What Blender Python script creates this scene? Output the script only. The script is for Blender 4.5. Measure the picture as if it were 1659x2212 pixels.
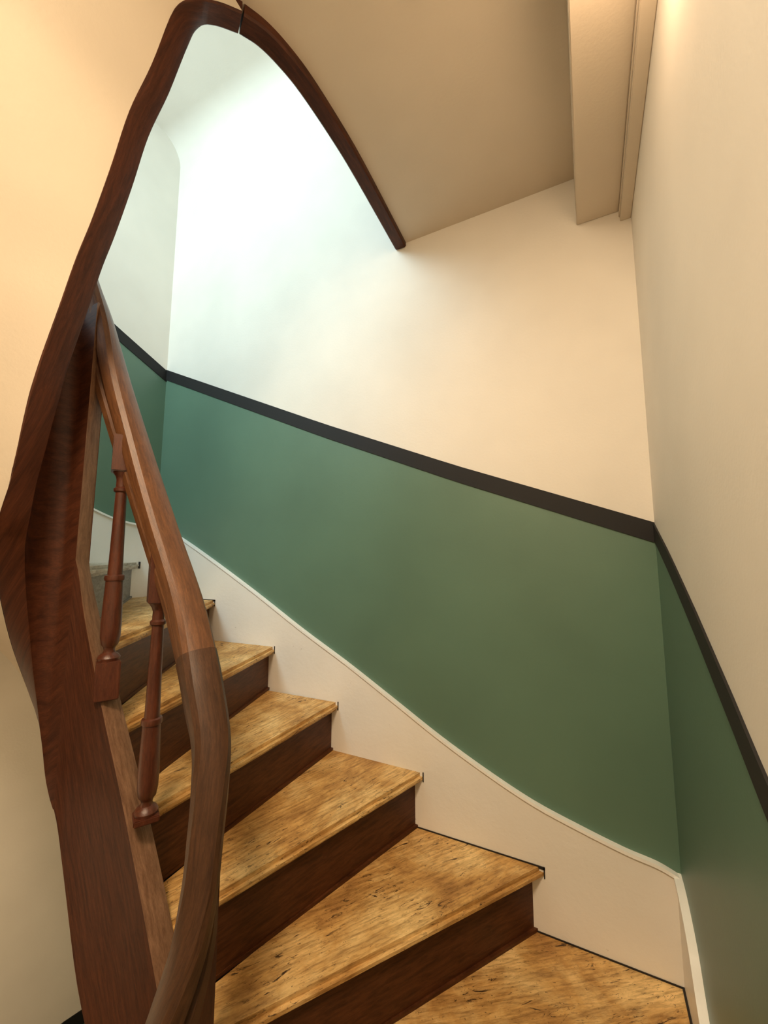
import bpy, bmesh, math, random
from mathutils import Vector, Matrix
random.seed(7)
for o in list(bpy.data.objects): bpy.data.objects.remove(o)
SC = bpy.context.scene; C = SC.collection
Z0 = 3.323            # eye height above the lowest floor; all heights below are written relative to the eye
def V(x, y, z=0.0): return Vector((x, y, z + Z0))

# ---------------------------------------------------------------- camera
cam = bpy.data.cameras.new('camera'); camo = bpy.data.objects.new('camera', cam); C.objects.link(camo)
cam.sensor_fit = 'HORIZONTAL'; cam.sensor_width = 36; cam.lens = 870.28 / 1659 * 36; cam.clip_start = 0.01
r_ = Vector((0.89240367, 0.45123683, 0.00100682)); u_ = Vector((0.05075008, -0.10258418, 0.99342887)); f_ = Vector((-0.44837498, 0.88648847, 0.1144468))
camo.matrix_world = Matrix(((r_.x, u_.x, -f_.x, 0), (r_.y, u_.y, -f_.y, 0), (r_.z, u_.z, -f_.z, Z0), (0, 0, 0, 1)))
SC.camera = camo
# ---------------------------------------------------------------- world, lights, exposure
SC.view_settings.view_transform = 'Standard'; SC.view_settings.look = 'None'
SC.view_settings.exposure = 0.0; SC.view_settings.gamma = 1; SC.view_settings.use_curve_mapping = False
w = bpy.data.worlds.new('world'); SC.world = w; w.use_nodes = True
w.node_tree.nodes['Background'].inputs[0].default_value = (0.75, 0.88, 1, 1); w.node_tree.nodes['Background'].inputs[1].default_value = 1.0
def area(name, loc, aim, sx, sy, power, col, spread=180):
    l = bpy.data.lights.new(name, 'AREA'); l.shape = 'RECTANGLE'; l.size = sx; l.size_y = sy; l.energy = power; l.color = col
    l.spread = math.radians(spread)
    o = bpy.data.objects.new(name, l); C.objects.link(o); o.location = loc
    o.rotation_euler = (Vector(aim) - Vector(loc)).to_track_quat('-Z', 'Y').to_euler(); return o
def bulb(name, loc, power, col, rad):
    l = bpy.data.lights.new(name, 'POINT'); l.energy = power; l.color = col; l.shadow_soft_size = rad
    o = bpy.data.objects.new(name, l); C.objects.link(o); o.location = loc; return o
area('daylight_stair_window', V(-1.42, -0.60, 2.0), V(-1.42, 1.4, 1.3), 0.9, 0.75, 42, (0.68, 0.91, 1.0))
bulb('warm_lamp_beam', V(0.085, 0.62, 0.98), 2.2, (1.0, 0.68, 0.42), 0.04)
area('warm_lamp_landing', V(-0.22, -0.30, 1.22), V(-0.28, 0.15, 0), 0.35, 0.35, 28, (1.0, 0.77, 0.52), 150)
area('added_warm_fill_below', V(-1.35, -0.25, -0.75), V(-2.0, 0.6, -2.2), 0.3, 0.3, 10, (1.0, 0.74, 0.45))  # unseen fill, added to brighten the lower left wall without lighting the soffit

# ---------------------------------------------------------------- materials
def mat(name, rough=0.5):
    m = bpy.data.materials.new(name); m.use_nodes = True; nt = m.node_tree; b = nt.nodes['Principled BSDF']
    b.inputs['Roughness'].default_value = rough; return m, nt, b
def noise(nt, vec, scale, detail=4, rough=0.55, dist=0.0):
    n = nt.nodes.new('ShaderNodeTexNoise'); n.inputs['Scale'].default_value = scale; n.inputs['Detail'].default_value = detail
    n.inputs['Roughness'].default_value = rough; n.inputs['Distortion'].default_value = dist
    nt.links.new(vec, n.inputs['Vector']); return n.outputs['Fac']
def mapping(nt, src, sc, rot=(0, 0, 0)):
    tc = nt.nodes.new('ShaderNodeTexCoord'); mp = nt.nodes.new('ShaderNodeMapping'); mp.inputs['Scale'].default_value = sc; mp.inputs['Rotation'].default_value = rot
    nt.links.new(tc.outputs[src], mp.inputs['Vector']); return mp.outputs['Vector']
def ramp(nt, fac, stops):
    r = nt.nodes.new('ShaderNodeValToRGB'); e = r.color_ramp.elements
    e[0].position, e[0].color = stops[0][0], (*stops[0][1], 1); e[1].position, e[1].color = stops[-1][0], (*stops[-1][1], 1)
    for p, c in stops[1:-1]:
        x = e.new(p); x.color = (*c, 1)
    nt.links.new(fac, r.inputs['Fac']); return r.outputs['Color']
def mix(nt, a, b, fac, mode='MIX'):
    m = nt.nodes.new('ShaderNodeMix'); m.data_type = 'RGBA'; m.blend_type = mode
    for sock, val in ((m.inputs[6], a), (m.inputs[7], b), (m.inputs[0], fac)):
        if isinstance(val, (int, float)): sock.default_value = val
        elif isinstance(val, tuple): sock.default_value = (*val, 1)
        else: nt.links.new(val, sock)
    return m.outputs[2]
def bump(nt, b, h, strength, dist):
    n = nt.nodes.new('ShaderNodeBump'); n.inputs['Strength'].default_value = strength; n.inputs['Distance'].default_value = dist
    nt.links.new(h, n.inputs['Height']); nt.links.new(n.outputs['Normal'], b.inputs['Normal'])
def paint(name, col, rough, var=0.06, bs=0.25):
    m, nt, b = mat(name, rough); vec = mapping(nt, 'Object', (1, 1, 1))
    n = noise(nt, vec, 2.2, 3)
    nt.links.new(ramp(nt, n, [(0.3, tuple(c * (1 - var) for c in col)), (0.7, tuple(min(1, c * (1 + var)) for c in col))]), b.inputs['Base Color'])
    bump(nt, b, noise(nt, vec, 130, 3), bs, 0.0012); return m
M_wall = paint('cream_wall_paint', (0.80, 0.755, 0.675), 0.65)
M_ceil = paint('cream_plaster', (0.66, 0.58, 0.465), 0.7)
M_green = paint('green_wall_paint', (0.112, 0.198, 0.138), 0.42, 0.08, 0.15)
M_black = paint('black_band_paint', (0.006, 0.005, 0.005), 0.7, 0.1, 0.1)
M_bead = paint('white_bead_paint', (0.93, 0.92, 0.87), 0.35)
def skirt():
    m, nt, b = mat('white_gloss_paint', 0.38); vec = mapping(nt, 'Object', (1, 1, 1))
    base = ramp(nt, noise(nt, vec, 3, 3), [(0.3, (0.83, 0.79, 0.71)), (0.7, (0.89, 0.855, 0.785))])
    spots = ramp(nt, noise(nt, vec, 42, 5, 0.7), [(0.0, (0.25, 0.16, 0.09)), (0.24, (0.25, 0.16, 0.09)), (0.30, (1, 1, 1)), (1, (1, 1, 1))])
    nt.links.new(mix(nt, base, spots, 0.8, 'MULTIPLY'), b.inputs['Base Color'])
    bump(nt, b, noise(nt, vec, 30, 5, 0.6), 0.35, 0.003); return m
M_skirt = skirt()
def wood(name, c1, c2, rough, src='Generated', sc=(1, 1, 1), spec=0.5):
    m, nt, b = mat(name, rough); b.inputs['Specular IOR Level'].default_value = spec
    vec = mapping(nt, src, sc)
    g = noise(nt, vec, 9, 6, 0.62, 0.6); g2 = noise(nt, vec, 60, 4, 0.7)
    col = ramp(nt, g, [(0.28, c1), (0.72, c2)])
    col = mix(nt, col, ramp(nt, g2, [(0.35, (0.66, 0.66, 0.66)), (0.62, (1.12, 1.12, 1.12))]), 0.7, 'MULTIPLY')
    nt.links.new(col, b.inputs['Base Color']); bump(nt, b, g2, 0.25, 0.0012); return m
M_string = wood('dark_varnished_oak', (0.030, 0.0085, 0.004), (0.095, 0.028, 0.011), 0.45, 'UV', (1.5, 11, 1), 0.22)
M_worn_lit = wood('worn_lit_string_edge', (0.13, 0.062, 0.032), (0.30, 0.165, 0.095), 0.5, 'UV', (2, 14, 1), 0.35)  # worn top edge, with light from above painted into its paler tone
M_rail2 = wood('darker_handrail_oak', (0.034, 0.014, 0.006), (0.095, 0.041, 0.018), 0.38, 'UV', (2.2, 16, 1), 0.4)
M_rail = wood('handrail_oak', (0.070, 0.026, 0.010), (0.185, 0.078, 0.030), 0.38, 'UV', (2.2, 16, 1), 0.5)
M_turn = wood('dark_turned_oak', (0.055, 0.015, 0.008), (0.125, 0.036, 0.017), 0.3, 'Object', (14, 14, 2), 0.5)
M_riser = wood('red_brown_riser', (0.038, 0.011, 0.004), (0.125, 0.041, 0.014), 0.45, 'UV', (1.6, 12, 1), 0.25)
def add_chips(m_, col):
    nt = m_.node_tree; b = nt.nodes['Principled BSDF']; src = b.inputs['Base Color'].links[0].from_socket
    n = noise(nt, mapping(nt, 'UV', (22, 40, 1)), 1.0, 4, 0.7)
    k = ramp(nt, n, [(0, (0, 0, 0)), (0.735, (0, 0, 0)), (0.76, (1, 1, 1)), (1, (1, 1, 1))])
    nt.links.new(mix(nt, src, col, k), b.inputs['Base Color'])
add_chips(M_riser, (0.42, 0.26, 0.15))
def tread_mat(name, cA, cB, cC, dark):
    m, nt, b = mat(name, 0.5); b.inputs['Specular IOR Level'].default_value = 0.35
    vec = mapping(nt, 'UV', (1, 1, 1)); st = mapping(nt, 'UV', (3.5, 30, 1)); fine = mapping(nt, 'UV', (18, 130, 1))
    blot = noise(nt, vec, 5.5, 6, 0.66, 0.4)
    col = ramp(nt, blot, [(0.26, cA), (0.46, cB), (0.66, cC)])
    g = noise(nt, st, 1.6, 6, 0.65, 0.8)
    col = mix(nt, col, ramp(nt, g, [(0.32, (0.68, 0.60, 0.50)), (0.60, (1.16, 1.16, 1.14))]), 0.75, 'MULTIPLY')
    fg = noise(nt, fine, 1.0, 4, 0.7)
    col = mix(nt, col, ramp(nt, fg, [(0.36, (0.50, 0.44, 0.38)), (0.54, (1.10, 1.10, 1.10))]), 0.7, 'MULTIPLY')
    # cracks and worn dark pits, elongated along the grain
    ck = noise(nt, mapping(nt, 'UV', (8, 30, 1)), 2.0, 7, 0.75, 1.6)
    msk = noise(nt, vec, 6, 3)
    a = ramp(nt, ck, [(0.0, (1, 1, 1)), (0.385, (1, 1, 1)), (0.415, (0, 0, 0)), (1, (0, 0, 0))])
    bm_ = ramp(nt, msk, [(0.42, (0, 0, 0)), (0.54, (1, 1, 1))])
    k = mix(nt, a, bm_, 1.0, 'MULTIPLY')
    col = mix(nt, col, dark, k)
    sp_ = ramp(nt, noise(nt, mapping(nt, 'UV', (60, 110, 1)), 1.0, 3, 0.8), [(0.0, (1, 1, 1)), (0.33, (1, 1, 1)), (0.37, (0, 0, 0)), (1, (0, 0, 0))])
    col = mix(nt, col, dark, mix(nt, sp_, (0.7, 0.7, 0.7), 1.0, 'MULTIPLY'))
    nt.links.new(col, b.inputs['Base Color'])
    rr = ramp(nt, blot, [(0.3, (0.62, 0.62, 0.62)), (0.7, (0.40, 0.40, 0.40))]); nt.links.new(rr, b.inputs['Roughness'])
    bump(nt, b, mix(nt, fg, ck, 0.5), 0.5, 0.003); return m
M_tread = tread_mat('worn_oak_tread', (0.30, 0.135, 0.036), (0.56, 0.32, 0.105), (0.78, 0.55, 0.25), (0.055, 0.025, 0.010))
M_tgrey = tread_mat('grey_weathered_tread', (0.38, 0.30, 0.20), (0.46, 0.40, 0.31), (0.55, 0.50, 0.42), (0.2, 0.15, 0.1))
M_rgrey = wood('grey_weathered_riser', (0.15, 0.125, 0.10), (0.33, 0.30, 0.26), 0.6, 'UV', (2, 12, 1), 0.3)
M_gap = paint('black_joint_filler', (0.012, 0.009, 0.008), 0.6)
M_floor = paint('dark_floor_tile', (0.16, 0.09, 0.05), 0.5)
m, nt, b = mat('window_glass', 0.05); b.inputs['Transmission Weight'].default_value = 1; b.inputs['Base Color'].default_value = (0.95, 1, 1, 1); M_glass = m

# ---------------------------------------------------------------- helpers
def link(name, me, mats, parent=None, smooth=None, kind=None):
    if not isinstance(mats, (list, tuple)): mats = [mats]
    for mm in mats: me.materials.append(mm)
    if smooth is not None:
        for p in me.polygons: p.use_smooth = True
        if smooth > 0: me.set_sharp_from_angle(angle=math.radians(smooth))
    o = bpy.data.objects.new(name, me); C.objects.link(o)
    if parent: o.parent = parent
    if kind: o['kind'] = kind
    return o
def mesh(verts, faces, mi=None, uvs=None):
    me = bpy.data.meshes.new('m'); me.from_pydata([tuple(v) for v in verts], [], faces); me.update()
    if mi:
        for p, i in zip(me.polygons, mi): p.material_index = i
    if uvs:
        l = me.uv_layers.new(name='UVMap')
        for lp in me.loops: l.data[lp.index].uv = uvs[lp.vertex_index]
    return me
def box(verts, faces, p0, p1):
    n = len(verts); (a, b_, c), (d, e, f) = p0, p1
    verts += [V(a, b_, c), V(d, b_, c), V(d, e, c), V(a, e, c), V(a, b_, f), V(d, b_, f), V(d, e, f), V(a, e, f)]
    faces += [[n + i for i in q] for q in ((0, 3, 2, 1), (4, 5, 6, 7), (0, 1, 5, 4), (1, 2, 6, 5), (2, 3, 7, 6), (3, 0, 4, 7))]
def boxes(name, bs, m_, parent=None, kind=None, bev=0.0):
    vs, fs = [], []
    for b_ in bs: box(vs, fs, *b_)
    me = mesh(vs, fs)
    if bev:
        bm = bmesh.new(); bm.from_mesh(me); bmesh.ops.bevel(bm, geom=bm.edges[:], offset=bev, segments=2, affect='EDGES'); bm.to_mesh(me); bm.free()
    return link(name, me, m_, parent, None, kind)
def interp(pts, x):
    if x <= pts[0][0]: a, b_ = pts[0], pts[1]
    elif x >= pts[-1][0]: a, b_ = pts[-2], pts[-1]
    else:
        for a, b_ in zip(pts, pts[1:]):
            if a[0] <= x <= b_[0]: break
    return a[1] + (b_[1] - a[1]) * (x - a[0]) / (b_[0] - a[0])
def catmull(P, n):
    P = [Vector(p) for p in P]; P = [P[0] * 2 - P[1]] + P + [P[-1] * 2 - P[-2]]; out = []
    for i in range(1, len(P) - 2):
        a, b_, c, d = P[i - 1:i + 3]
        for k in range(n):
            t = k / n; t2 = t * t; t3 = t2 * t
            out.append(0.5 * ((2 * b_) + (c - a) * t + (2 * a - 5 * b_ + 4 * c - d) * t2 + (3 * b_ - a - 3 * c + d) * t3))
    out.append(P[-2]); return out
def wall_strip(name, axis, const, t, pts, top, bot, m_, parent=None, kind=None, smooth=None):
    """A board lying on a wall: axis 'x' runs along X at y=const, axis 'y' along Y at x=const; t = thickness towards the room."""
    vs, fs = [], []
    for i, s in enumerate(pts):
        zt, zb = top(s), bot(s)
        for c in (const, const + t):
            for z in (zb, zt):
                vs.append(V(s, c, z) if axis == 'x' else V(c, s, z))
    n = len(pts)
    for i in range(n - 1):
        a, b_ = i * 4, i * 4 + 4
        fs += [(a, a + 1, b_ + 1, b_), (a + 2, b_ + 2, b_ + 3, a + 3), (a + 1, a + 3, b_ + 3, b_ + 1), (a, b_, b_ + 2, a + 2)]
    fs += [(0, 2, 3, 1), (n * 4 - 4, n * 4 - 3, n * 4 - 1, n * 4 - 2)]
    me = mesh(vs, fs); bm = bmesh.new(); bm.from_mesh(me); bmesh.ops.recalc_face_normals(bm, faces=bm.faces[:]); bm.to_mesh(me); bm.free()
    return link(name, me, m_, parent, smooth, kind)

# ---------------------------------------------------------------- room shell
XL, XR, YB, YF = -2.04, 0.17, 1.36, -0.75
ZF, ZC = -Z0, 2.42
dado_back = [(-2.05, 1.043), (-1.70, 0.888), (-0.966, 0.563), (-0.4, 0.325), (0.18, 0.098)]
dado_right = [(-0.76, -0.93), (0.638, -0.249), (0.718, -0.204), (0.941, -0.088), (1.15, 0.012), (1.37, 0.105)]
dado_left = [(-0.76, 2.0), (1.056, 1.156), (1.37, 1.027)]
sl_ = [(-0.75, 1.25), (0.4, 0.62), (0.8, 0.36), (1.024, 0.229), (1.36, 0.150)]
low_left = [(-0.76, -1.86), (1.085, -1.905), (1.209, -1.933), (1.37, -1.97)]
def frange(a, b_, n): return [a + (b_ - a) * i / n for i in range(n + 1)]
def wall(name, axis, const, s0, s1, levels):
    """levels = list of (zfun, material index) from the bottom up; each band is its own row of faces with 12 cm wall thickness behind."""
    ss = frange(s0, s1, 24); vs, fs, mi = [], [], []
    th = 0.12 if (axis, const) in (('x', YB), ('y', XR)) else -0.12
    k = len(levels)
    for s in ss:
        for zf_, _ in levels: vs.append(V(s, const, zf_(s)) if axis == 'x' else V(const, s, zf_(s)))
    for i in range(len(ss) - 1):
        for j in range(k - 1):
            a = i * k + j; fs.append((a, a + k, a + k + 1, a + 1)); mi.append(levels[j][1])
    n = len(vs)
    def q(s, c, z): return V(s, c, z) if axis == 'x' else V(c, s, z)
    zb, zt = levels[0][0](0), levels[-1][0](0)
    vs += [q(s0, const + th, zb), q(s1, const + th, zb), q(s1, const + th, zt), q(s0, const + th, zt)]
    fs.append((n, n + 1, n + 2, n + 3)); mi.append(0)
    return link(name, mesh(vs, fs, mi), [M_wall, M_green], None, None, 'structure')
wall('wall_back', 'x', YB, XL, XR, [(lambda s: ZF, 1), (lambda s: interp(dado_back, s) - 0.05, 0), (lambda s: 3.2, 0)])
wall('wall_right', 'y', XR, YF, YB, [(lambda s: ZF, 1), (lambda s: interp(dado_right, s) - 0.04, 0), (lambda s: 3.2, 0)])
wall('wall_left', 'y', XL, YF, YB, [(lambda s: ZF, 1), (lambda s: interp(low_left, s) - 0.03, 0), (lambda s: interp(sl_, s) - 0.25, 1), (lambda s: interp(dado_left, s) - 0.05, 0), (lambda s: 3.2, 0)])
WX0, WX1, WZ0, WZ1 = -1.90, -0.94, 1.58, 2.36
boxes('wall_front', [((XL - .12, YF - .12, ZF), (WX0, YF, 3.2)), ((WX1, YF - .12, ZF), (XR + .12, YF, 3.2)), ((WX0, YF - .12, ZF), (WX1, YF, WZ0)), ((WX0, YF - .12, WZ1), (WX1, YF, 3.2))], M_wall, None, 'structure')
win = boxes('window_1', [((WX0, YF - .10, WZ0), (WX0 + .05, YF - .04, WZ1)), ((WX1 - .05, YF - .10, WZ0), (WX1, YF - .04, WZ1)), ((WX0, YF - .10, WZ0), (WX1, YF - .04, WZ0 + .05)), ((WX0, YF - .10, WZ1 - .05), (WX1, YF - .04, WZ1)), ((-1.44, YF - .10, WZ0), (-1.40, YF - .04, WZ1))], M_bead, None, 'structure')
boxes('window_pane', [((WX0 + .05, YF - .075, WZ0 + .05), (-1.44, YF - .07, WZ1 - .05))], M_glass, win)
boxes('window_pane', [((-1.40, YF - .075, WZ0 + .05), (WX1 - .05, YF - .07, WZ1 - .05))], M_glass, win)
boxes('floor', [((XL, YF, ZF - .1), (XR, YB, ZF))], M_floor, None, 'structure')
# upper ceiling: flat with a rounded cove against the back and left walls
cs = []
for i in range(9):
    a = math.radians(i * 11.25); cs.append((1 - math.sin(a), -(1 - math.cos(a))))
R_ = 0.13; vs, fs = [], []
rows = [(YF, ZC)] + [(YB - R_ * u2, ZC + R_ * v2) for u2, v2 in cs]
for y, z in rows: vs += [V(XL - .02, y, z), V(XR + .02, y, z)]
for i in range(len(rows) - 1): fs.append((2 * i, 2 * i + 1, 2 * i + 3, 2 * i + 2))
link('ceiling_upper', mesh(vs, fs), M_wall, None, 40, 'structure')

# painted bands on the walls
wall_strip('trim_1', 'x', YB, -0.004, frange(XL, XR, 24), lambda s: interp(dado_back, s), lambda s: interp(dado_back, s) - 0.058, M_black, None, 'structure')
wall_strip('trim_2', 'y', XR, -0.004, frange(YF, YB, 24), lambda s: interp(dado_right, s), lambda s: interp(dado_right, s) - 0.050, M_black, None, 'structure')
wall_strip('trim_3', 'y', XL, 0.004, frange(YF, YB, 24), lambda s: interp(dado_left, s), lambda s: interp(dado_left, s) - 0.062, M_black, None, 'structure')
wall_strip('trim_4', 'y', XL, 0.004, frange(YF, YB, 24), lambda s: interp(low_left, s), lambda s: interp(low_left, s) - 0.058, M_black, None, 'structure')
# white skirting (wall strings)
sb = [(-2.04, 0.150), (-1.96, 0.140), (-1.849, 0.107), (-1.623, 0.002), (-1.32, -0.15), (-1.061, -0.288), (-0.838, -0.399), (-0.644, -0.503), (-0.474, -0.595), (-0.323, -0.667), (-0.187, -0.723), (-0.065, -0.758), (0.046, -0.785), (0.12, -0.797), (0.17, -0.815)]
sr = [(-0.75, -1.98), (-0.05, -1.60), (0.55, -1.25), (0.85, -1.09), (1.00, -1.02), (1.08, -0.975), (1.14, -0.925), (1.19, -0.87), (1.24, -0.84), (1.30, -0.818), (1.36, -0.812)]
sl = [(-0.75, 1.25), (0.4, 0.62), (0.8, 0.36), (0.95, 0.262), (1.024, 0.229), (1.139, 0.186), (1.264, 0.164), (1.36, 0.150)]
def dense(p, n=4):
    q = catmull([(a, b_, 0) for a, b_ in p], n); return [(v.x, v.y) for v in q]
sb, sr, sl = dense(sb), dense(sr), dense(sl)
bb = wall_strip('baseboard_back', 'x', YB, -0.012, [p[0] for p in sb], lambda s: interp(sb, s), lambda s: interp(sb, s) - 0.66, M_skirt, None, 'structure')
wall_strip('bead', 'x', YB, -0.018, [p[0] for p in sb], lambda s: interp(sb, s) + 0.006, lambda s: interp(sb, s) - 0.003, M_bead, bb)
br = wall_strip('baseboard_right', 'y', XR, -0.012, [p[0] for p in sr], lambda s: interp(sr, s), lambda s: interp(sr, s) - 0.66, M_skirt, None, 'structure')
wall_strip('bead', 'y', XR, -0.018, [p[0] for p in sr], lambda s: interp(sr, s) + 0.006, lambda s: interp(sr, s) - 0.003, M_bead, br)
bl = wall_strip('baseboard_left', 'y', XL, 0.012, [p[0] for p in sl], lambda s: interp(sl, s), lambda s: interp(sl, s) - 0.66, M_skirt, None, 'structure')
wall_strip('bead', 'y', XL, 0.018, [p[0] for p in sl], lambda s: interp(sl, s) + 0.006, lambda s: interp(sl, s) - 0.003, M_bead, bl)

# ---------------------------------------------------------------- staircase: inner string (a ribbon winding round the narrow well)
# (x, y, z_top, z_bottom) of its centre line, from the landing down
D_part = [(-0.612, 1.355, 1.56, 1.236), (-0.600, 1.03, 1.56, 1.236), (-0.599, 0.89, 1.56, 1.236), (-0.606, 0.74, 1.56, 1.236), (-0.618, 0.66, 1.56, 1.234), (-0.634, 0.605, 1.56, 1.232), (-0.658, 0.560, 1.56, 1.228)]
B_part = [(-0.658, 0.560, 1.56, 1.228), (-0.685, 0.518, 1.555, 1.212), (-0.706, 0.488, 1.54, 1.187), (-0.731, 0.470, 1.52, 1.142), (-0.770, 0.4555, 1.42, 1.018), (-0.810, 0.442, 1.33, 0.917), (-0.839, 0.4325, 1.21, 0.799), (-0.870, 0.422, 1.10, 0.684),
          (-0.895, 0.413, 1.02, 0.602), (-0.920, 0.405, 0.93, 0.507), (-0.946, 0.396, 0.84, 0.406), (-0.960, 0.391, 0.78, 0.341), (-0.970, 0.388, 0.74, 0.290), (-0.986, 0.383, 0.69, 0.193), (-1.007, 0.378, 0.64, 0.085), (-1.040, 0.386, 0.61, 0.02), (-1.072, 0.410, 0.60, -0.07),
          (-1.092, 0.445, 0.60, -0.20), (-1.092, 0.480, 0.60, -0.33), (-1.076, 0.507, 0.60, -0.44), (-1.047, 0.523, 0.622, -0.53)]
A_part = [(-1.0468, 0.5231, 0.0, -0.5302), (-1.020, 0.540, -0.13, -0.655), (-0.966, 0.560, -0.30, -0.86), (-0.875, 0.575, -0.51, -1.04), (-0.780, 0.577, -0.70, -1.22), (-0.700, 0.573, -0.86, -1.38),
          (-0.640, 0.560, -1.02, -1.53), (-0.595, 0.535, -1.15, -1.67), (-0.575, 0.495, -1.30, -1.82), (-0.580, 0.450, -1.46, -1.98), (-0.610, 0.415, -1.62, -2.12), (-0.680, 0.39, -1.80, -2.30), (-0.78, 0.38, -1.98, -2.48), (-0.90, 0.38, -2.16, -2.66),
          (-0.985, 0.39, -2.32, -2.82), (-1.035, 0.42, -2.52, -3.02), (-1.045, 0.47, -2.75, -3.25), (-1.03, 0.53, -2.98, -3.322)]
C_part = B_part + A_part[1:]
def ribbon(name, runs, th0, parent, m_, n=5):
    q, q2 = [], []
    for pts in runs: q += catmull([(a, b_, c) for a, b_, c, d in pts], n); q2 += catmull([(a, b_, d) for a, b_, c, d in pts], n)
    vs, fs, uv = [], [], []; L = 0; prof = []
    for i, (p, p2) in enumerate(zip(q, q2)):
        a = q[max(0, i - 2)]; c = q[min(len(q) - 1, i + 2)]; t = Vector((c.x - a.x, c.y - a.y)); t.normalize(); nx, ny = -t.y, t.x
        if i: L += (p - q[i - 1]).length
        bv = 0.004; th = th0 * (1 + min(1, max(0, (1.56 - p.z) / 0.035)) * (0.14 * min(max((p2.z - 0.1) / 0.2, 0), 1) + 0.10 * math.exp(-((p2.z - 1.15) / 0.06) ** 2)))
        sec = [(-th / 2, p2.z + bv), (-th / 2, p.z - bv), (-th / 2 + bv, p.z), (th / 2 - bv, p.z), (th / 2, p.z - bv), (th / 2, p2.z + bv), (th / 2 - bv, p2.z), (-th / 2 + bv, p2.z)]
        for s, z in sec:
            vs.append(V(p.x + nx * s, p.y + ny * s, z)); uv.append((L, (z - p.z) * 0.6 + s))
    k = 8
    mi = []
    for i in range(len(q) - 1):
        for j in range(k):
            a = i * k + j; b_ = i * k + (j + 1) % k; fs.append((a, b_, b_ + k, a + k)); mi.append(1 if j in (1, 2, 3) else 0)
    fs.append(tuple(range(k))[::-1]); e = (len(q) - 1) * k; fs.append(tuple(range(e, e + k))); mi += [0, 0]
    me = mesh(vs, fs, mi, uv); bm = bmesh.new(); bm.from_mesh(me); bmesh.ops.recalc_face_normals(bm, faces=bm.faces[:]); bm.to_mesh(me); bm.free()
    return link(name, me, m_, parent, 38)
def thing(name, label, cat, loc):
    o = bpy.data.objects.new(name, None); C.objects.link(o); o.location = loc; o['label'] = label; o['category'] = cat
    o.empty_display_size = 0.1; bpy.context.view_layer.update(); return o
def adopt(o, root):
    o.parent = root; o.matrix_parent_inverse = Matrix.Translation(root.location).inverted(); return o
stair = thing('staircase', 'winding wooden staircase with worn golden treads and dark brown risers', 'staircase', V(-0.8, 0.9, ZF))
D2 = [list(p) for p in D_part]; D2[-1][1] += 0.003; D2[-1][0] += 0.002
s1 = adopt(ribbon('landing_string', [D2], 0.045, None, [M_string, M_worn_lit]), stair); s1['label'] = 'straight dark string board edging the landing above'
s2 = adopt(ribbon('inner_string', [B_part, A_part], 0.047, None, [M_string, M_worn_lit]), stair); s2['label'] = 'dark curved inner string board winding round the well'

# ---------------------------------------------------------------- treads and risers
RISE = 0.1738
def zn(n): return -0.0212 - RISE * (n - 1)
nos = {  # nosing lines: inner point, outer point (n grows downwards)
 -9: ((-0.40, 0.60), (-0.40, -0.74)), -8: ((-0.700, 0.47), (-0.66, -0.74)),
 -7: ((-0.805, 0.415), (-0.90, -0.74)), -6: ((-0.85, 0.400), (-1.18, -0.74)), -5: ((-0.90, 0.385), (-1.55, -0.74)), -4: ((-0.945, 0.372), (-2.03, -0.62)),
 -3: ((-0.99, 0.362), (-2.03, -0.20)), -2: ((-1.07, 0.385), (-2.03, 0.18)), -1: ((-1.105, 0.44), (-2.03, 0.52)), 0: ((-1.10, 0.49), (-2.03, 0.92)),
 1: ((-1.05, 0.52), (-2.028, 1.272)), 2: ((-1.00, 0.57), (-1.562, 1.348)), 3: ((-0.945, 0.585), (-1.195, 1.348)), 4: ((-0.873, 0.59), (-0.876, 1.348)),
 5: ((-0.772, 0.59), (-0.534, 1.348)), 6: ((-0.693, 0.585), (-0.162, 1.348)), 7: ((-0.63, 0.57), (0.158, 1.15)), 8: ((-0.59, 0.55), (0.158, 0.85)),
 9: ((-0.56, 0.51), (0.158, 0.50)), 10: ((-0.555, 0.48), (0.158, 0.15)), 11: ((-0.56, 0.45), (0.158, -0.25)), 12: ((-0.58, 0.42), (0.02, -0.74)),
 13: ((-0.64, 0.385), (-0.40, -0.74)), 14: ((-0.72, 0.365), (-0.74, -0.74)), 15: ((-0.82, 0.355), (-1.10, -0.74)), 16: ((-0.91, 0.36), (-1.55, -0.74)),
 17: ((-0.99, 0.37), (-2.03, -0.55)), 18: ((-1.05, 0.41), (-2.03, -0.10)), 19: ((-1.065, 0.46), (-2.03, 0.35)), 20: ((-1.05, 0.54), (-2.03, 0.85))}
corners = {6: [], 1: [(-2.028, 1.348)], -4: [(-2.03, -0.74)], 11: [], 12: [(0.158, -0.74)], 17: [(-2.03, -0.74)], 7: [(0.158, 1.348)], 2: [], 20: []}
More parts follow.
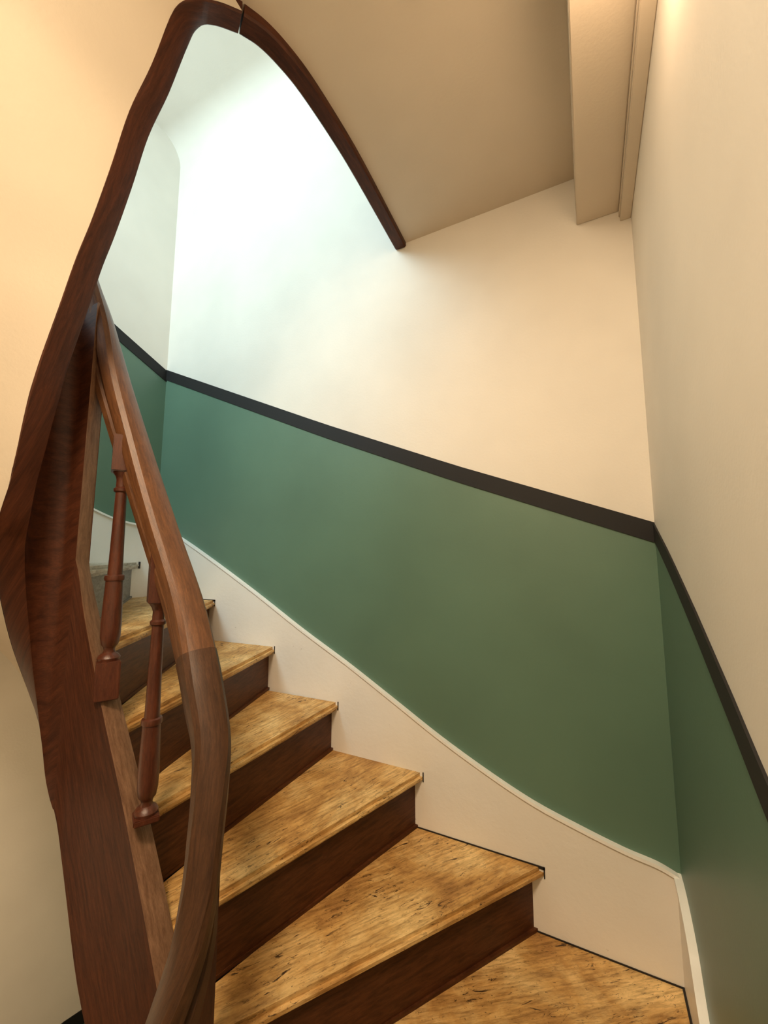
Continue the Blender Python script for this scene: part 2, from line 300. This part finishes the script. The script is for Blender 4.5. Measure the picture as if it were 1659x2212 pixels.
# corner lies between nosing n (front) and n-1 (back)
corner_of = {7: (0.158, 1.348), 2: (-2.028, 1.348), 12: (0.158, -0.74), 17: (-2.03, -0.74), -4: (-2.03, -0.74)}
TH = 0.030
def side(p0, p1):  # unit vector from nosing into the tread (uphill): towards the next-up nosing
    d = Vector((p1[0] - p0[0], p1[1] - p0[1])).normalized(); return d
def make_tread(n, m_):
    (ai, ao), (bi, bo) = nos[n], nos[n - 1]
    ai, ao, bi, bo = map(Vector, (ai, ao, bi, bo))
    d = (bo - bi).normalized(); nb = Vector((-d.y, d.x))
    if (bi + bo - ai - ao).dot(nb) < 0: nb = -nb
    back = 0.045  # reaches under the riser above
    def clampxy(v): return Vector((min(max(v.x, -2.03), 0.158), min(max(v.y, -0.74), 1.348)))
    bi2 = bi + nb * 0.004; bo2 = clampxy(bo + nb * back)
    poly = [ai, ao]
    # keep straight wall edge, with the room corner where there is one
    cr = corner_of.get(n)
    if n in (-4,): cr = None
    if n in (-3,): cr = None
    if cr is not None: poly.append(Vector(cr))
    if (bo2 - poly[-1]).length > 0.003: poly.append(bo2)
    poly.append(bi2)
    return poly
def tread_obj(n, m_):
    poly = make_tread(n, m_); z = zn(n)
    bm = bmesh.new(); k = len(poly)
    top = [bm.verts.new(V(p.x, p.y, z)) for p in poly]; bot = [bm.verts.new(V(p.x, p.y, z - TH)) for p in poly]
    bm.faces.new(top); bm.faces.new(bot[::-1])
    for i in range(k): bm.faces.new((top[i], top[(i + 1) % k], bot[(i + 1) % k], bot[i]))
    bmesh.ops.recalc_face_normals(bm, faces=bm.faces[:]); bm.edges.ensure_lookup_table()
    fe = [e for e in bm.edges if set(e.verts) in ({top[0], top[1]}, {bot[0], bot[1]})]
    bmesh.ops.bevel(bm, geom=fe, offset=0.011, segments=4, affect='EDGES')
    # wear: sample the top into the UVs along/across the nosing
    uvl = bm.loops.layers.uv.new('UVMap'); a = poly[0]; d = (poly[1] - poly[0]).normalized(); nrm = Vector((-d.y, d.x))
    for f in bm.faces:
        for l in f.loops:
            q = Vector((l.vert.co.x, l.vert.co.y)) - a; l[uvl].uv = (q.dot(d) + n * 1.37, q.dot(nrm) + (l.vert.co.z - Z0 - z) + n * 0.71)
    me = bpy.data.meshes.new('m'); bm.to_mesh(me); bm.free()
    o = link('tread', me, m_, None, 50); adopt(o, stair); return o, poly
def riser_obj(n, m_):
    (ai, ao) = map(Vector, nos[n]); (bi, bo) = map(Vector, nos[n - 1]); d = (ao - ai).normalized(); nb = Vector((-d.y, d.x))
    if (bi + bo - ai - ao).dot(nb) < 0: nb = -nb
    def hit(off):
        a = ai + nb * min(off, 0.012); b_ = ao + nb * off
        # slide the outer end along the riser line until it meets the wall face
        for _ in range(4):
            if b_.x > 0.158: b_ = a + (b_ - a) * ((0.158 - a.x) / (b_.x - a.x))
            if b_.x < -2.028: b_ = a + (b_ - a) * ((-2.028 - a.x) / (b_.x - a.x))
            if b_.y > 1.348: b_ = a + (b_ - a) * ((1.348 - a.y) / (b_.y - a.y))
        if b_.y < -0.742: b_ = a + (b_ - a) * ((-0.742 - a.y) / (b_.y - a.y))
        if abs(ao.y - 1.348) < 1e-3 and b_.y < 1.348: b_ = a + (b_ - a) * ((1.348 - a.y) / (b_.y - a.y))
        if abs(ao.x - 0.158) < 1e-3 and b_.x < 0.158: b_ = a + (b_ - a) * ((0.158 - a.x) / (b_.x - a.x))
        return a, b_
    a0, b0 = hit(0.028); a1, b1 = hit(0.046); z1 = zn(n) - TH; z0 = zn(n) - RISE
    def prism(qs, za, zb):
        vs = [V(p.x, p.y, za) for p in qs] + [V(p.x, p.y, zb) for p in qs]
        fs = [(0, 1, 2, 3)[::-1], (4, 5, 6, 7), (0, 1, 5, 4), (1, 2, 6, 5), (2, 3, 7, 6), (3, 0, 4, 7)]
        uv = [((Vector((v.x, v.y)) - ai).dot(d) + n * 0.9, v.z * 1.0 + n) for v in vs]
        me = mesh(vs, fs, None, uv); bm = bmesh.new(); bm.from_mesh(me); bmesh.ops.recalc_face_normals(bm, faces=bm.faces[:]); bm.to_mesh(me); bm.free(); return me
    o = link('riser', prism([a0, b0, b1, a1], z0, z1), m_, None); adopt(o, stair)
    a2, b2 = hit(0.019)
    f = link('riser_fillet', prism([a2, b2, b0, a0], z0, z0 + 0.009), m_, None); adopt(f, stair)
    return o
for n in range(-8, 21):
    grey = (n == 1)
    if -7 <= n <= 19:
        t, poly = tread_obj(n, M_tgrey if grey else M_tread)
        if grey: t['label'] = 'grey weathered tread, topmost one in view'
    if True:
        ro = riser_obj(n, M_rgrey if grey else M_riser)
        if grey: ro['label'] = 'grey weathered riser under the topmost tread in view'
    # dark filler along the joint between tread and white skirting
    if 1 <= n <= 7:
        z = zn(n); vs, fs = [], []
        pw = [p for p in poly[1:-1]]
        bs = []
        for a, b_ in zip(pw, pw[1:]):
            if abs(a.y - b_.y) < 1e-4: bs.append(((min(a.x, b_.x) - 0.002, 1.3455, z - 0.004), (max(a.x, b_.x) + (0.003 if a is pw[0] else 0), 1.3478, z + 0.0035)))
            elif abs(a.x - b_.x) < 1e-4:
                c = a.x; s_ = 1 if c > -1 else -1
                bs.append(((min(c, c - s_ * 0.005), min(a.y, b_.y) - 0.002, z - 0.004), (max(c, c - s_ * 0.005), max(a.y, b_.y), z + 0.0035)))
        a = pw[0]
        if abs(a.y - 1.348) < 1e-3: bs.append(((a.x - 0.001, 1.3455, z - TH + 0.003), (a.x + 0.0025, 1.3478, z + 0.003)))
        elif n == 1: bs.append(((-2.0278, a.y - 0.0035, z - TH - 0.001), (-2.023, a.y + 0.004, z + 0.003)))
        if bs: adopt(boxes('joint_filler', bs, M_gap), stair)
# landing slab upstairs, floor boards on it
lp = [(-0.585, 1.355), (-0.575, 1.03), (-0.576, 0.74), (-0.60, 0.62), (-0.66, 0.53), (-0.66, -0.74), (0.165, -0.74), (0.165, 1.355)]
vs = [V(x, y, zn(-8)) for x, y in lp] + [V(x, y, zn(-8) - 0.03) for x, y in lp]; k = len(lp)
fs = [tuple(range(k)), tuple(range(k, 2 * k))[::-1]] + [(i, (i + 1) % k, (i + 1) % k + k, i + k) for i in range(k)]
ld = link('landing_floor', mesh(vs, fs, None, [(v.x, v.y) for v in vs]), M_tread, None); adopt(ld, stair)

# plaster underside of landing and of the upper winders (one smooth surface), plus underside of the lower flights
def soffit_pts(pts, n=5): return catmull([(a, b_, d) for a, b_, c, d in pts], n)
sp = soffit_pts(C_part[:-3]); cx, cy = -0.86, 0.47
def wall_hit(p, dirv):
    best = 1e9
    for ax, val in ((0, XL), (0, XR), (1, YB), (1, YF)):
        if abs(dirv[ax]) > 1e-6:
            t = (val - p[ax]) / dirv[ax]
            if t > 0: best = min(best, t)
    return p + dirv * best
# outward direction at each inner point = interpolated between nosing directions by height of string top
def outward(ztop):
    ks = sorted(nos); x = 1 - (ztop + 0.0212) / RISE
    k0 = int(math.floor(x)); k0 = min(max(k0, -8), 19); t = min(max(x - k0, 0), 1)
    a = Vector(nos[k0][1]) - Vector(nos[k0][0]); b_ = Vector(nos[k0 + 1][1]) - Vector(nos[k0 + 1][0])
    aa, ab = math.atan2(a.y, a.x), math.atan2(b_.y, b_.x)
    while ab - aa > math.pi: ab -= 2 * math.pi
    while ab - aa < -math.pi: ab += 2 * math.pi
    g = aa + (ab - aa) * t; return Vector((math.cos(g), math.sin(g)))
tp = catmull([(a, b_, c) for a, b_, c, d in C_part[:-3]], 5)
vs, fs = [], []; NR = 8; rowsN = 0
for i, (b_, t_) in enumerate(zip(sp, tp)):
    a_ = sp[max(0, i - 2)]; c_ = sp[min(len(sp) - 1, i + 2)]; tt = Vector((c_.x - a_.x, c_.y - a_.y)).normalized()
    p = Vector((b_.x - tt.y * 0.0240, b_.y + tt.x * 0.0240)); od = outward(b_.z + 0.5); o_ = wall_hit(p, od) - od * 0.004
    z = b_.z + 0.003
    for j in range(NR + 1):
        q = p.lerp(o_, j / NR); vs.append(V(q.x, q.y, min(z, 1.256)))
    rowsN += 1
for i in range(rowsN - 1):
    for j in range(NR):
        a = i * (NR + 1) + j; fs.append((a, a + 1, a + NR + 2, a + NR + 1))
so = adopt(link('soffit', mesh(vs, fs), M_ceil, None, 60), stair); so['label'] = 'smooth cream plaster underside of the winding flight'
lp2 = [(-0.600, 1.36), (-0.590, 1.03), (-0.590, 0.89), (-0.600, 0.74), (-0.612, 0.66), (-0.630, 0.605), (-0.658, 0.555), (-0.66, YF), (XR, YF), (XR, YB)]
vs = [V(x, y, 1.256) for x, y in lp2] + [V(x, y, 1.275) for x, y in lp2]; k = len(lp2)
fs = [tuple(range(k))[::-1], tuple(range(k, 2 * k))] + [(i, (i + 1) % k, (i + 1) % k + k, i + k) for i in range(k)]
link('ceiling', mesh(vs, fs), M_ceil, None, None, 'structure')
# beam along the right wall and slim moulding beside it
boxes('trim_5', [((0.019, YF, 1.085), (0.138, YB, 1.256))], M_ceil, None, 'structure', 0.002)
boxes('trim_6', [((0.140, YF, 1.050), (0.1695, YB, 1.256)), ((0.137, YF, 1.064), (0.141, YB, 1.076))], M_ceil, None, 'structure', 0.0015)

# ---------------------------------------------------------------- balustrade
bal = thing('balustrade', 'dark balustrade with curving moulded handrail and turned balusters beside the well', 'railing', V(-0.85, 0.57, -0.5))
RS = [(-0.72, 0.40, 1.66, 1), (-0.78, 0.385, 1.53, 1), (-0.86, 0.37, 1.40, 1), (-0.96, 0.36, 1.25, 1), (-1.06, 0.37, 1.1, 1), (-1.105, 0.41, 0.97, 1), (-1.115, 0.45, 0.84, 1), (-1.10, 0.49, 0.71, 1), (-1.068, 0.525, 0.580, 1), (-1.028, 0.55, 0.43, 1), (-0.945, 0.572, 0.228, 1), (-0.852, 0.577, 0.058, 1), (-0.760, 0.574, -0.089, 1), (-0.700, 0.564, -0.19, 1.0),
      (-0.660, 0.552, -0.255, .98), (-0.620, 0.540, -0.328, .90), (-0.598, 0.525, -0.392, .82), (-0.585, 0.510, -0.455, .78), (-0.574, 0.495, -0.52, .76), (-0.568, 0.478, -0.59, .80), (-0.575, 0.452, -0.67, .92), (-0.600, 0.425, -0.77, 1), (-0.65, 0.395, -0.90, 1), (-0.74, 0.375, -1.08, 1), (-0.90, 0.38, -1.35, 1)]
rail_prof = [(-0.024, -0.034), (0.024, -0.034), (0.026, -0.020), (0.0235, -0.014), (0.027, -0.008), (0.034, -0.003), (0.0355, 0.008), (0.033, 0.019), (0.025, 0.028), (0.012, 0.0325), (-0.012, 0.0325), (-0.025, 0.028), (-0.033, 0.019), (-0.0355, 0.008), (-0.034, -0.003), (-0.027, -0.008), (-0.0235, -0.014), (-0.026, -0.020)]
def sweep(name, Q, prof, m_, i0, i1, sharp=28):
    vs, fs, uv = [], [], []; k = len(prof); L = 0; per = [0]
    for i in range(k): per.append(per[-1] + math.dist(prof[i], prof[(i + 1) % k]))
    rows = 0
    for i in range(i0, i1 + 1):
        kf = KS[i]; a = Q[max(0, i - 1)]; c = Q[min(len(Q) - 1, i + 1)]; t = (c - a).normalized()
        sd = Vector((t.y, -t.x, 0))
        a2 = Q[max(0, i - 4)]; c2 = Q[min(len(Q) - 1, i + 4)]; t2 = c2 - a2; sd = Vector((t2.y, -t2.x, 0)).normalized()
        sd = (sd - t * sd.dot(t)).normalized(); up = sd.cross(t); up = up if up.z > 0 or True else -up
        if i > i0: L += (Q[i] - Q[i - 1]).length
        for j, (s, h) in enumerate(prof):
            v = Q[i] + sd * s * kf + up * h * kf; vs.append(V(v.x, v.y, v.z)); uv.append((L, per[j]))
        rows += 1
    for i in range(rows - 1):
        for j in range(k):
            a = i * k + j; b_ = i * k + (j + 1) % k; fs.append((a, b_, b_ + k, a + k))
    fs.append(tuple(range(k))[::-1]); e = (rows - 1) * k; fs.append(tuple(range(e, e + k)))
    me = mesh(vs, fs, None, uv); bm = bmesh.new(); bm.from_mesh(me); bmesh.ops.recalc_face_normals(bm, faces=bm.faces[:]); bm.to_mesh(me); bm.free()
    return link(name, me, m_, None, sharp)
NQ = 6; RQ = catmull([p[:3] for p in RS], NQ); KS = [v.x for v in catmull([(p[3], 0, 0) for p in RS], NQ)]; J = 13 * NQ
r1 = adopt(sweep('handrail', RQ, rail_prof, M_rail, 0, J), bal); r1['label'] = 'upper straight length of the moulded handrail'
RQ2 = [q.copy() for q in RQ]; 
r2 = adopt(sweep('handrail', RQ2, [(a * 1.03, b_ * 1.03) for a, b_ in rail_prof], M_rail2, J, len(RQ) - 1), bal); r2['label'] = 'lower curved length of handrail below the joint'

def lathe(prof, seg=20):
    vs, fs = [], []
    for r, z in prof:
        for i in range(seg):
            a = 2 * math.pi * i / seg; vs.append(Vector((r * math.cos(a), r * math.sin(a), z)))
    for i in range(len(prof) - 1):
        for j in range(seg):
            a = i * seg + j; b_ = i * seg + (j + 1) % seg; fs.append((a, b_, b_ + seg, a + seg))
    fs.append(tuple(range(seg))[::-1]); e = (len(prof) - 1) * seg; fs.append(tuple(range(e, e + seg))); return vs, fs
def baluster(x, y, z, bot, top, rot):
    """z = height of the lower ring; bot/top = ends of the square blocks, relative to it"""
    prof = [(0.010, -0.181), (0.021, -0.180), (0.0225, -0.174), (0.019, -0.168), (0.012, -0.163), (0.0105, -0.157), (0.0125, -0.151), (0.0165, -0.146), (0.0195, -0.130), (0.0200, -0.100), (0.0190, -0.060), (0.0172, -0.006), (0.0195, -0.005), (0.0205, 0.0), (0.0195, 0.006), (0.0150, 0.008), (0.0145, 0.020), (0.0130, 0.10), (0.0115, 0.196), (0.0155, 0.199), (0.0160, 0.205), (0.0120, 0.209), (0.0115, 0.226), (0.0140, 0.234), (0.0190, 0.242), (0.0195, 0.2445)]
    vs, fs = lathe(prof)
    o = link('baluster', mesh(vs, fs), M_turn, None, 40); o.location = V(x, y, z); o.rotation_euler.z = rot
    for nm, z0, z1 in (('base_block', bot, -0.180), ('top_block', 0.244, top)):
        bm = bmesh.new(); bmesh.ops.create_cube(bm, size=1)
        for v in bm.verts: v.co = Vector((v.co.x * 0.046, v.co.y * 0.046, (z0 + z1) / 2 + v.co.z * (z1 - z0)))
        bmesh.ops.bevel(bm, geom=bm.edges[:], offset=0.002, segments=2, affect='EDGES')
        me = bpy.data.meshes.new('m'); bm.to_mesh(me); bm.free()
        c = link(nm, me, M_turn, o)
    bpy.context.view_layer.update(); adopt(o, bal); return o
def post(x, y, z0, z1, w_, rot, m_, lean=0):
    bm = bmesh.new(); bmesh.ops.create_cube(bm, size=1)
    for v in bm.verts: v.co = Vector((v.co.x * w_, v.co.y * w_, (z1 - z0) * (v.co.z + 0.5)))
    bmesh.ops.bevel(bm, geom=bm.edges[:], offset=0.003, segments=2, affect='EDGES')
    uvl = bm.loops.layers.uv.new('UVMap')
    for f in bm.faces:
        for l in f.loops: l[uvl].uv = (l.vert.co.z, l.vert.co.x + l.vert.co.y)
    me = bpy.data.meshes.new('m'); bm.to_mesh(me); bm.free()
    o = link('square_post', me, m_, None); o.location = V(x, y, z0); o.rotation_euler.z = rot; adopt(o, bal); return o
baluster(-0.966, 0.552, -0.045, -0.262, 0.33, -0.48)
baluster(-0.838, 0.576, -0.340, -0.192, 0.36, -0.5)
post(-0.632, 0.556, -1.00, -0.33, 0.036, -0.35, M_turn)
